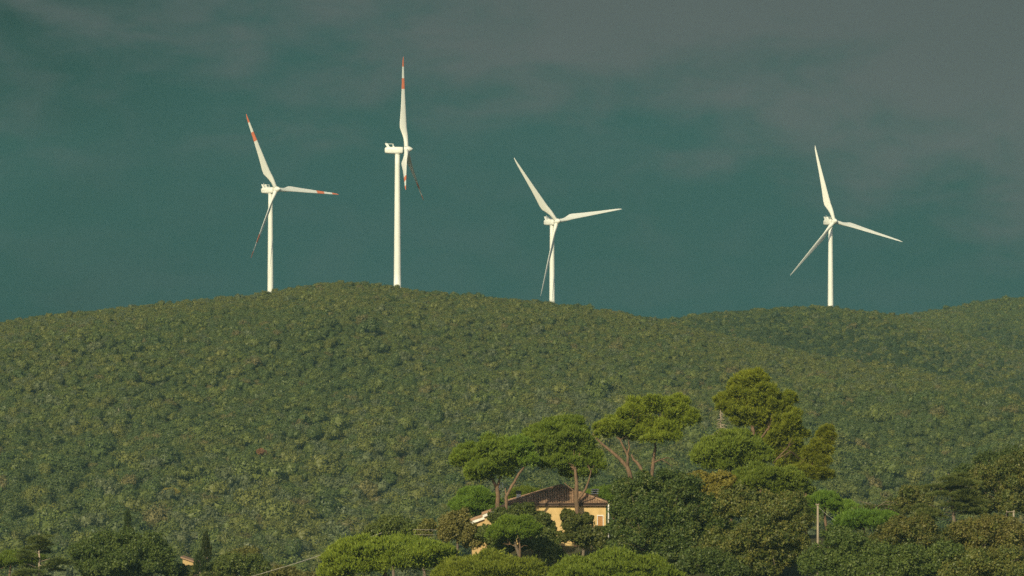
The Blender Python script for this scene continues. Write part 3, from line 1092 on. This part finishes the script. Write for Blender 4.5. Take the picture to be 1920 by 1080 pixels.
# television antenna on the roof
axp, ay = 936.0, y0 + 1.2
az0 = (HOR - 957) * hk
ant = tag(empty('television_antenna', W(axp, 957, ay)), 'white television antenna on a mast above the left wing of the house', 'antenna')
b0 = W(axp, 957, ay)
mb = MB()
mb.tube([(0, 0, 0), (0, 0, 5.15)], 0.045, 6)
mb.build('mast', M['alu'], ant)
for zz, n_, ln in ((4.95, 3, 0.5), (4.45, 4, 0.6), (3.95, 3, 0.45)):
    mb = MB()
    mb.tube([(-0.35, 0, zz), (0.35, 0, zz)], 0.03, 5)
    for q in range(n_):
        xx = -0.32 + 0.64 * q / (n_ - 1)
        mb.tube([(xx, -ln / 2, zz), (xx, ln / 2, zz)], 0.022, 4)
        mb.tube([(xx, 0, zz - .09), (xx, 0, zz + .09)], 0.03, 4)
    mb.build('antenna_array', M['alu'], ant)
mb = MB()
mb.tube([(0.0, -0.1, 3.55), (0.12, -0.1, 2.95), (0.42, -0.1, 2.9), (0.46, -0.1, 3.6)], 0.045, 6)
mb.build('bracket', M['alu'], ant)

# ------------------------------------------------------------------ trees and shrubs near the house
BK = M['bark']
tree('stone_pine', 'rounded pine standing behind the left wing of the house', 748,
     [(893, 948, 42, 34), (868, 955, 24, 24), (915, 955, 26, 28)], 'stone', L['stone'], bark=BK)
tree('stone_pine', 'small bright pine showing over the left slope of the tiled roof', 752,
     [(985, 931, 30, 17), (1003, 934, 22, 14)], 'stone', L['stone'], bark=BK)
tree('stone_pine', 'low green pine showing behind the chimney of the house', 756,
     [(1150, 936, 36, 22), (1120, 935, 30, 19), (1180, 940, 25, 22)], 'stone', L['stone'], bark=BK)
tree('stone_pine', 'umbrella pine with broken-topped trunk beside the antenna', 721,
     [(925, 858, 50, 41), (883, 864, 33, 33), (952, 866, 26, 36, 1.0), (905, 880, 34, 24, -1.0), (862, 862, 16, 18, -.5), (898, 892, 30, 14), (938, 888, 24, 16)], 'stone', L['stone'],
     [[(935, 965, 0, .33), (934, 930, 0, .31), (931, 912, 0, .30), (925, 903, 0, .2), (915, 880, 0, .12)], [(931, 915, 0, .25), (936, 903, .2, .2), (938, 890, .2, .12)]], bark=BK, dens=.9, rk=1.2)
tree('stone_pine', 'slender pine with a bare trunk forking to the right before the roof', 719.5,
     [(976, 846, 24, 26), (992, 866, 18, 16), (966, 838, 18, 17)], 'stone', L['stone'],
     [[(949, 960, 0, .24), (949, 931, 0, .23), (956, 918, 0, .21), (965, 903, 0, .19), (973, 888, 0, .17), (985, 872, 0, .13), (996, 856, 0, .08)],
      [(949, 931, 0, .17), (948, 922, 0, .13), (947.5, 915, 0, .07)]], bark=BK, dens=.9, rk=1.2)
tree('stone_pine', 'tall domed umbrella pine rising in front of the house wall', 726.7,
     [(1046, 832, 66, 46, 3), (1012, 830, 36, 32, 2.2), (1082, 858, 44, 38, 3.4), (1068, 803, 32, 24, 3), (1108, 872, 26, 24, 2.5), (1050, 868, 44, 24, 1.8), (1085, 888, 34, 14, 2.6)], 'stone', L['stone'],
     [[(1081, 975, 0, .36), (1081, 945, 0, .34), (1080, 922, 0, .33), (1081, 903, 0, .27), (1078, 880, 0, .2)],
      [(1082, 938, 0, .22), (1090, 928, 0, .2), (1098, 917, 0, .18), (1103, 904, 0, .13), (1108, 885, 0, .08)],
      [(1079, 925, 0, .12), (1070, 915, 0, .1), (1058, 905, 0, .06)]], bark=BK)
tree('pine_tree', 'spreading pine with twisted pinkish bare limbs above the dark oak', 760,
     [(1157, 800, 38, 22), (1130, 806, 16, 20), (1228, 764, 58, 24), (1180, 778, 26, 17, -1), (1268, 760, 26, 20, .5), (1285, 784, 27, 18), (1232, 815, 46, 22, -1),
      (1205, 800, 38, 20, .5), (1255, 800, 40, 16), (1175, 815, 28, 12, 1)], 'aleppo', L['aleppo'],
     [[(1183, 900, 0, .36), (1176, 876, 0, .33), (1160, 858, 0, .27), (1141, 842, 0, .22), (1122, 826, 0, .17), (1112, 813, 0, .1)],
      [(1176, 875, 0, .26), (1177, 855, 0, .22), (1170, 840, 0, .18), (1163, 825, 0, .12)],
      [(1177, 853, 0, .16), (1180, 838, 0, .12), (1178, 822, 0, .08)],
      [(1205, 890, 0, .3), (1198, 872, 0, .25), (1188, 862, 0, .2), (1184, 852, 0, .12)],
      [(1222, 900, .5, .32), (1224, 876, .5, .28), (1226, 858, .5, .25), (1229, 838, .5, .2), (1226, 815, .5, .12)],
      [(1225, 868, .5, .15), (1238, 862, .5, .11), (1250, 858, .5, .08), (1264, 862, .5, .05)],
      [(1240, 861, .5, .08), (1252, 868, .5, .05), (1262, 876, .5, .03)]], bark=BK, limbs=6, dens=.8, size=.85)
tree('pine_tree', 'tallest bushy yellow-green pine rising above the others on the right', 775,
     [(1407, 722, 34, 28), (1418, 708, 18, 15), (1385, 735, 24, 26), (1430, 745, 30, 28, -1), (1356, 757, 20, 18), (1400, 765, 42, 32), (1425, 790, 30, 24, .5), (1474, 750, 20, 15), (1455, 770, 24, 22),
      (1480, 790, 30, 26, -1), (1490, 820, 28, 26), (1474, 845, 26, 26, .5), (1445, 815, 30, 24, 1), (1500, 850, 20, 22, 1), (1440, 850, 30, 22, 2), (1438, 782, 40, 30), (1425, 830, 34, 24, 1), (1460, 815, 34, 30), (1392, 785, 26, 24), (1374, 768, 22, 18), (1405, 745, 34, 28), (1455, 755, 22, 16), (1508, 868, 18, 16), (1480, 875, 26, 16)], 'aleppo', L['aleppo'],
     [[(1425, 900, 0, .42), (1418, 860, 0, .38), (1413, 830, 0, .33), (1412, 808, -.6, .28), (1408, 775, 0, .2), (1405, 735, 0, .1)],
      [(1414, 835, 0, .2), (1432, 815, -1, .15), (1442, 802, -1, .1)],
      [(1450, 868, -2.5, .12), (1464, 852, -3, .1), (1478, 838, -3, .06)], [(1458, 860, -2.8, .08), (1470, 853, -3, .07), (1482, 846, -3, .04)]], bark=BK, limbs=4, dens=.95, size=.85)
tree('pine_tree', 'narrow feathery pine leaning at the right edge of the tall pines', 768,
     [(1545, 820, 13, 18), (1552, 808, 10, 10), (1536, 838, 17, 16), (1550, 842, 14, 16), (1526, 858, 16, 14), (1538, 866, 20, 14), (1515, 878, 18, 12), (1540, 888, 22, 14), (1518, 850, 14, 14), (1500, 885, 22, 14), (1558, 822, 9, 10)], 'aleppo', L['aleppo'],
     [[(1510, 910, 0, .2), (1518, 880, 0, .17), (1530, 850, 0, .13), (1548, 812, 0, .06)]], bark=BK, size=.8)
tree('stone_pine', 'compact round-topped pine below the tall yellow-green pine', 738,
     [(1368, 846, 66, 38), (1335, 860, 40, 26), (1408, 858, 40, 32), (1362, 872, 46, 16)], 'stone', L['stone'], bark=BK)
# bare conifer
sp = tag(empty('dead_tree', (0, 0, 0)), 'bare young conifer with tiers of leafless twigs beside the round pine', 'tree')
sY = 750.0
sb = W(1352, 0, sY); sb[2] = float(terrain(sb[0], sb[1])); sp.location = sb
mb = MB()
mb.tube([(0, 0, 0), W(1352, 830, sY) - sb, W(1351, 768, sY) - sb], [.13, .08, .02], 6)
mb.build('trunk', M['dead'], sp)
mb = MB()
rr_ = np.random.default_rng(5)
for q in range(58):
    py = 772 + 44 * q / 57 + rr_.uniform(-1, 1)
    ln = (2 + (py - 770) * 0.42) * sY / F * rr_.uniform(.6, 1.1)
    a = rr_.uniform(0, 6.28)
    p = W(1351.5, py, sY) - sb
    e = p + np.array((math.cos(a) * ln, math.sin(a) * ln, -0.22 * ln))
    mb.tube([p, (p + e) / 2 + np.array((0, 0, .05)), e], [.035, .028, .012], 4, cap=False)
mb.build('twigs', M['dead'], sp)
tree('stone_pine', 'bright green domed pine behind the olive-brown oak', 724,
     [(1430, 906, 60, 36), (1480, 916, 44, 38), (1395, 915, 30, 28)], 'stone', L['stone'], bark=BK)
tree('stone_pine', 'low pine mound just left of the pole top', 742,
     [(1545, 945, 33, 21), (1585, 957, 28, 16), (1520, 955, 22, 22)], 'stone', L['stone'], bark=BK)
tree('stone_pine', 'small pine mound right of the pale pole', 716,
     [(1618, 978, 50, 19), (1655, 975, 30, 14), (1590, 985, 28, 16)], 'stone', L['stone'], bark=BK)
tree('oak_tree', 'broad dark green oak right of the house', 708,
     [(1195, 918, 46, 34), (1258, 916, 58, 34), (1180, 955, 36, 36, -1), (1240, 965, 66, 42, -1.5), (1312, 955, 44, 46, .5), (1196, 1005, 52, 34, -2), (1275, 1012, 62, 42, -2), (1330, 1005, 30, 40), (1232, 1044, 70, 26, -2), (1170, 1030, 34, 24, -2), (1168, 958, 20, 32, -1), (1160, 1000, 26, 30, -1), (1350, 985, 36, 36)],
     'oak', L['oak'], tr=.35, mat2=L['oak_tip'], frac=.18)
tree('shrub', 'golden leafy shrub top catching sun between oak and round pine', 718,
     [(1345, 908, 32, 20), (1310, 899, 26, 14), (1362, 897, 18, 14), (1330, 925, 40, 16)], 'oak', L['yellow'], cat='shrub', foliage='foliage', dens=.8)
tree('oak_tree', 'large oak with olive-brown shoots right of the dark oak', 700,
     [(1440, 948, 64, 30), (1385, 950, 46, 40), (1488, 960, 36, 46), (1430, 1000, 66, 48, -1.5), (1362, 1035, 52, 44, -1), (1480, 1040, 44, 48, -1), (1425, 1062, 60, 40, -2), (1496, 985, 24, 40, -1)],
     'oak', L['oak'], mat2=L['oak_tip'], frac=.6, tr=.35)
tree('shrub', 'dark evergreen shrub against the left part of the house front', 718,
     [(936, 972, 22, 20), (978, 962, 28, 19), (1006, 974, 22, 18), (1022, 988, 20, 16), (960, 985, 36, 24)], 'oak', L['oak'], cat='shrub', foliage='foliage')
tree('shrub', 'tall dark leafy shrub hiding the middle of the ochre wall', 711,
     [(1008, 1012, 34, 36), (1030, 1036, 30, 26), (996, 988, 20, 18)], 'oak', L['oak'], cat='shrub', foliage='foliage')
tree('shrub', 'dark glossy shrub under the forked pine trunk at the house wall', 716,
     [(1082, 988, 26, 28), (1095, 1014, 36, 30), (1064, 966, 13, 14), (1100, 974, 13, 12), (1125, 1012, 22, 24), (1062, 1004, 16, 20)], 'oak', L['oak'], cat='shrub', foliage='foliage', dens=.6)
tree('pine_tree', 'small young pine with a thin bare stem before the house', 704,
     [(966, 994, 40, 22), (938, 1004, 24, 18), (990, 998, 26, 22), (955, 984, 22, 14), (982, 982, 20, 13)], 'stone', L['stone_y'],
     [[(974.5, 1042, 0, .16), (974.5, 1022, 0, .14), (975, 1003, 0, .11), (970, 985, 0, .06)], [(974, 1030, 0, .07), (966, 1025, 0, .05), (957, 1020, 0, .03)],
      [(975, 1028, 0, .06), (983, 1022, 0, .04), (990, 1024, 0, .02)]], bark=BK, dens=.75)
tree('shrub', 'brownish olive shrub at the left corner of the house', 709,
     [(855, 988, 34, 34), (872, 1002, 26, 28), (840, 1002, 20, 24), (886, 1014, 18, 22)], 'oak', L['brown'], cat='shrub', foliage='foliage', size=.8, dens=.8)
tree('oak_tree', 'small dark tree behind the bottom pines left of the house', 757,
     [(737, 990, 36, 24), (770, 996, 26, 18), (706, 998, 22, 16)], 'oak', L['oak'])
tree('shrub', 'rusty brown shrub crossed by two thin wires', 745,
     [(803, 988, 15, 16), (795, 998, 18, 12)], 'oak', L['brown'], cat='shrub', foliage='foliage', size=.8)
tree('stone_pine', 'wide flat umbrella pine at the bottom left of the house knoll', 672,
     [(725, 1048, 112, 44), (655, 1062, 58, 32, -1), (800, 1052, 64, 34, 1), (625, 1078, 34, 24)], 'stone', L['stone_y'], bark=BK, tr=.4, rk=.8)
tree('stone_pine', 'umbrella pine crown bottom centre, below the small young pine', 660,
     [(925, 1076, 96, 42), (860, 1084, 50, 28), (985, 1082, 46, 32)], 'stone', L['stone_y'], bark=BK, tr=.4, rk=.8)
tree('stone_pine', 'umbrella pine crown at the bottom below the dark oak', 655,
     [(1150, 1082, 108, 48), (1085, 1088, 56, 40), (1225, 1092, 60, 38)], 'stone', L['stone_y'], bark=BK, tr=.4, rk=.8)
tree('shrub', 'dark shrub below the left wing of the house behind the young pine', 709,
     [(911, 1006, 22, 22), (930, 1025, 30, 24), (945, 1010, 26, 30)], 'oak', L['oak'], cat='shrub', foliage='foliage')
tree('shrub', 'dark undergrowth bush at the bottom between umbrella pine and large oaks', 690,
     [(1330, 1060, 46, 30), (1370, 1075, 40, 26), (1300, 1055, 36, 26)], 'oak', L['oak'], cat='shrub', foliage='foliage')
# right side
tree('oak_tree', 'olive oak far right with the T-shaped pole behind its crown', 815,
     [(1895, 900, 44, 42), (1850, 905, 40, 32), (1925, 880, 36, 40), (1890, 945, 50, 32), (1838, 945, 30, 24)], 'oak', L['oak'], mat2=L['oak_tip'], frac=.6)
tree('oak_tree', 'dark oak on the right horizon of the near slope', 850,
     [(1850, 872, 34, 22), (1820, 890, 30, 24), (1900, 862, 36, 24)], 'oak', L['oak'])
tree('oak_tree', 'pale olive tree half hidden left of the layered cedar', 830,
     [(1712, 935, 36, 24), (1690, 952, 30, 18), (1735, 950, 26, 18)], 'oak', L['oak'], mat2=L['oak_tip'], frac=.6)
# cedar
lob = []
cr_ = np.random.default_rng(12)
for q in range(30):
    py = 888 + 80 * (q / 29) + cr_.uniform(-2, 2)
    sp_ = 12 + 46 * min(1, (py - 880) / 55)
    s = cr_.uniform(-1, 1)
    lob.append((1785 + s * sp_ + (py - 930) * -0.05, py + abs(s) * 3, cr_.uniform(15, 27), cr_.uniform(2.5, 4.5), cr_.uniform(-3, 3)))
tree('cedar_tree', 'dark cedar with layered horizontal branches at right', 790, lob, 'plate', L['cedar'],
     [[(1790, 985, 0, .3), (1788, 950, 0, .26), (1782, 920, 0, .2), (1778, 888, 0, .08)], [(1789, 957, -1, .12), (1782, 948, -2, .1), (1775, 938, -2, .06)]], limbs=1)
tree('oak_tree', 'olive-brown oak mound below the cedar', 705,
     [(1700, 1003, 52, 36), (1665, 1018, 40, 30), (1735, 1012, 44, 36), (1715, 985, 36, 20)], 'oak', L['oak'], mat2=L['oak_tip'], frac=.6)
tree('oak_tree', 'brown-tipped oak mound in the lower right corner area, below the T-shaped pole', 708,
     [(1855, 1000, 50, 34), (1905, 1005, 44, 40), (1810, 1008, 40, 34), (1870, 985, 40, 20), (1830, 1035, 50, 36)], 'oak', L['oak_tip'], mat2=L['brown'], frac=.55)
tree('oak_tree', 'dark green oak at the foot of the pale pole', 688,
     [(1575, 1030, 52, 36), (1540, 1055, 42, 40), (1620, 1045, 50, 42), (1585, 1070, 60, 36, -1), (1572, 1006, 26, 24, 1)], 'oak', L['oak'])
tree('oak_tree', 'dark oak at the bottom right between two olive mounds', 684,
     [(1690, 1055, 58, 40), (1740, 1068, 50, 36), (1778, 1038, 40, 28), (1655, 1078, 46, 34, -1)], 'oak', L['oak'])
tree('oak_tree', 'olive green oak in the bottom right corner', 682,
     [(1830, 1068, 62, 36), (1895, 1068, 56, 40), (1780, 1085, 40, 26)], 'oak', L['oak'], mat2=L['oak_tip'], frac=.6)
tree('dead_tree', 'tangle of bare brown twigs and thin needles between pine mounds and cedar', 735,
     [(1630, 950, 30, 6), (1655, 948, 26, 5), (1672, 958, 24, 5), (1645, 962, 28, 5)], 'plate', L['cedar'],
     [[(1650, 985, 0, .14), (1648, 960, 0, .11), (1640, 945, 0, .06)], [(1648, 960, 0, .06), (1665, 952, 0, .05), (1690, 962, 0, .02)], [(1646, 955, 0, .06), (1625, 943, 0, .05), (1608, 938, 0, .02)],
      [(1648, 958, -1, .05), (1630, 955, -1, .04), (1612, 958, -1, .02)], [(1645, 950, -1, .05), (1660, 940, -1, .04), (1680, 942, -1, .02)]], limbs=8, dens=.35, bark=M['bark_grey'])
# left side
tree('oak_tree', 'large dark oak at the lower left', 838,
     [(222, 1028, 60, 38), (272, 1036, 42, 42), (172, 1048, 42, 38, -1), (230, 1062, 74, 40, -1), (300, 1058, 32, 40)], 'oak', L['oak'])
tree('cypress_tree', 'slim dark cypress behind the large dark oak at lower left', 885, [(240, 985, 5.5, 30)], 'column', L['cypress'])
tree('cypress_tree', 'leaning slim cypress above the small pale house', 872, [(386, 1022, 7, 24), (389, 1036, 7, 22)], 'column', L['cypress'])
tree('cypress_tree', 'stout dark cypress just right of the small pale house', 846, [(375, 1068, 11, 34)], 'column', L['cypress'])
tree('stone_pine', 'flat bright pine at the left edge of the photo', 830,
     [(22, 1052, 40, 17), (-12, 1056, 30, 17), (60, 1050, 24, 11)], 'stone', L['stone'], bark=BK)
lob = []
for q in range(26):
    py = 1002 + 78 * (q / 25)
    s = cr_.uniform(-1, 1)
    sp_ = 8 + 44 * min(1, (py - 995) / 60)
    lob.append((77 + s * sp_, py + abs(s) * 4, cr_.uniform(11, 20), cr_.uniform(2, 3.5), cr_.uniform(-2.5, 2.5)))
tree('cedar_tree', 'thin cedar with a pale bare trunk near the left edge', 822, lob, 'plate', L['cedar'],
     [[(74, 1085, -.5, .2), (75, 1050, -.5, .16), (74, 1020, -.3, .12), (74, 1000, 0, .05)]], limbs=1, bark=M['dead'])
tree('oak_tree', 'round oak with golden-brown top at lower left of the cable', 850,
     [(452, 1064, 50, 28), (415, 1072, 30, 22), (490, 1074, 28, 20)], 'oak', L['oak'])
tree('shrub', 'golden-brown tree top just behind the round oak', 868, [(462, 1040, 30, 13), (440, 1046, 22, 10)], 'oak', L['brown'], cat='shrub', foliage='foliage')
tree('shrub', 'brown shrub at the low end of the pale cable', 800, [(535, 1074, 26, 14), (560, 1082, 30, 14)], 'oak', L['brown'], cat='shrub', foliage='foliage')
tree('oak_tree', 'green oak beside the small pale house at lower left', 842, [(335, 1082, 26, 22), (400, 1088, 26, 20)], 'oak', L['oak'], mat2=L['oak_tip'], frac=.6)
tree('shrub', 'olive shrub in front of the small pale house', 846, [(350, 1072, 18, 14), (338, 1070, 14, 12)], 'oak', L['oak'], mat2=L['oak_tip'], frac=.6, cat='shrub', foliage='foliage')
# marks in the hillside wood
tree('oak_tree', 'small russet-red tree alone in the green hillside wood', on_hill(491, 874), [(491, 848, 8, 5.5), (487, 846, 5, 4), (495, 850, 5, 4)], 'oak', L['red'], size=1.5, dens=2, limbs=1)
tree('oak_tree', 'pale golden tree in the lower left of the hillside wood', on_hill(320, 946), [(320, 922, 13, 7), (312, 925, 9, 6), (330, 924, 8, 6)], 'oak', L['yellow'], size=1.6, dens=2, limbs=1)

# small house at lower left
sY = 856.0
sk = sY / F
sh_o = W(355, 1075, sY)
sh_o[2] = float(terrain(sh_o[0], sh_o[1]))
small = tag(empty('house', sh_o), 'small pale house with orange tiles half hidden by cypresses at lower left', 'house')
xa, xb = -12 * sk, 13 * sk
za = (HOR - 1056) * sk - sh_o[2]
zb = (HOR - 1046) * sk - sh_o[2]
mb = MB()
v = [(xa, 0, 0), (xb, 0, 0), (xb, 0, za), (xa, 0, zb), (xa, 7, 0), (xb, 7, 0), (xb, 7, za), (xa, 7, zb)]
HX = [(0, 1, 2, 3), (5, 4, 7, 6), (1, 5, 6, 2), (4, 0, 3, 7), (3, 2, 6, 7), (4, 5, 1, 0)]
mb.add(v, HX)
mb.build('wall', M['plaster'], small)
mb = MB()
v = [(xa - .3, -.3, zb + .01), (xb + .4, -.3, za - .1), (xb + .4, -.3, za + .12), (xa - .3, -.3, zb + .23), (xa - .3, 7.3, zb + .01), (xb + .4, 7.3, za - .1), (xb + .4, 7.3, za + .12), (xa - .3, 7.3, zb + .23)]
mb.add(v, HX)
mb.build('roof', M['tile'], small)

# ------------------------------------------------------------------ poles, cables, dead stems
def pole(px, ptop, Y, label, arm):
    b = W(px, 0, Y)
    b[2] = float(terrain(b[0], b[1])) - 0.3
    t = W(px, ptop, Y)
    o = tag(empty('utility_pole', b), label, 'utility pole')
    m_ = MB()
    hgt_ = t[2] - b[2]
    m_.tube([(0, 0, 0), (0, 0, hgt_ * .5), (0, 0, hgt_)], [.17, .15, .12], 10)
    m_.build('post', M['pole'], o, smooth_shade=True)
    m_ = MB()
    a0, a1, dz = arm
    m_.tube([(a0, -.16, hgt_ - dz), (a1, -.16, hgt_ - dz + .05)], 0.05, 6)
    arm_o = m_.build('crossarm', M['pole'], o)
    m_ = MB()
    for a in (a0, a1):
        m_.tube([(a, -.16, hgt_ - dz), (a, -.16, hgt_ - dz + .2)], 0.06, 6)
    m_.build('insulator', M['pole'], arm_o)
    return o


pole(1533, 945, 698, 'pale wooden pole standing among the dark oaks at lower right', (-.22, .12, .12))
pole(1900, 957, 760, 'thin T-shaped pole top at the far right above olive trees', (-0.95, .08, .2))


def cable(pa, pb, sag, rad, label):
    a, b = W(*pa), W(*pb)
    m_ = MB()
    pts_ = []
    for q in range(13):
        t_ = q / 12
        p = a + (b - a) * t_
        p[2] -= sag * 4 * t_ * (1 - t_)
        pts_.append(p - a)
    m_.tube(pts_, rad, 6)
    o = m_.build('utility_cable', M['cable'], None, tuple(a))
    tag(o, label, 'cable')


cable((470, 1081, 760), (715, 999, 720), .25, .036, 'pale overhead cable slanting up to the wide flat umbrella pine')
cable((775, 992.5, 715), (850, 993.5, 711), .02, .014, 'upper of two thin wires before the rusty brown shrub')
cable((775, 1002, 715), (850, 1002.5, 711), .02, .011, 'lower of two thin wires before the rusty brown shrub')
cable((1535, 951, 698), (1566, 976, 697), .1, .011, 'thin wire running down right from the pale wooden pole')
cable((1532, 950, 698), (1508, 957, 707), .03, .012, 'thin wire running left from the pale wooden pole')
for (px, p0, p1, Y, lb) in ((222.5, 765, 786, on_hill(222, 796), 'pale bare dead stem standing in the left hillside wood, upper one'), (97, 924, 945, on_hill(97, 955), 'pale bare dead stem standing in the lower left hillside wood')):
    b = W(px, p1, Y)
    o = tag(empty('dead_tree', b), lb, 'tree')
    m_ = MB()
    hh_ = (p1 - p0) * Y / F
    m_.tube([(0, 0, -3), (0.05, 0, 0), (0.1, 0, hh_ * .6), (0, 0, hh_)], [.2, .18, .14, .06], 6)
    m_.build('trunk', M['dead'], o)

# ------------------------------------------------------------------ air
HAZE = 0.00004
hz = MB()
hz.box(-1560, 1560, -80, 3470, -70, 175)
m, t = mat_new('haze_air')
pv = N(t, 'ShaderNodeVolumePrincipled')
pv.inputs['Color'].default_value = (0.50, 0.90, 0.92, 1)
pv.inputs['Density'].default_value = HAZE
pv.inputs['Anisotropy'].default_value = 0.0
on = N(t, 'ShaderNodeOutputMaterial')
t.links.new(pv.outputs[0], on.inputs['Volume'])
hzo = hz.build('haze', m)
tag(hzo, kind='stuff')
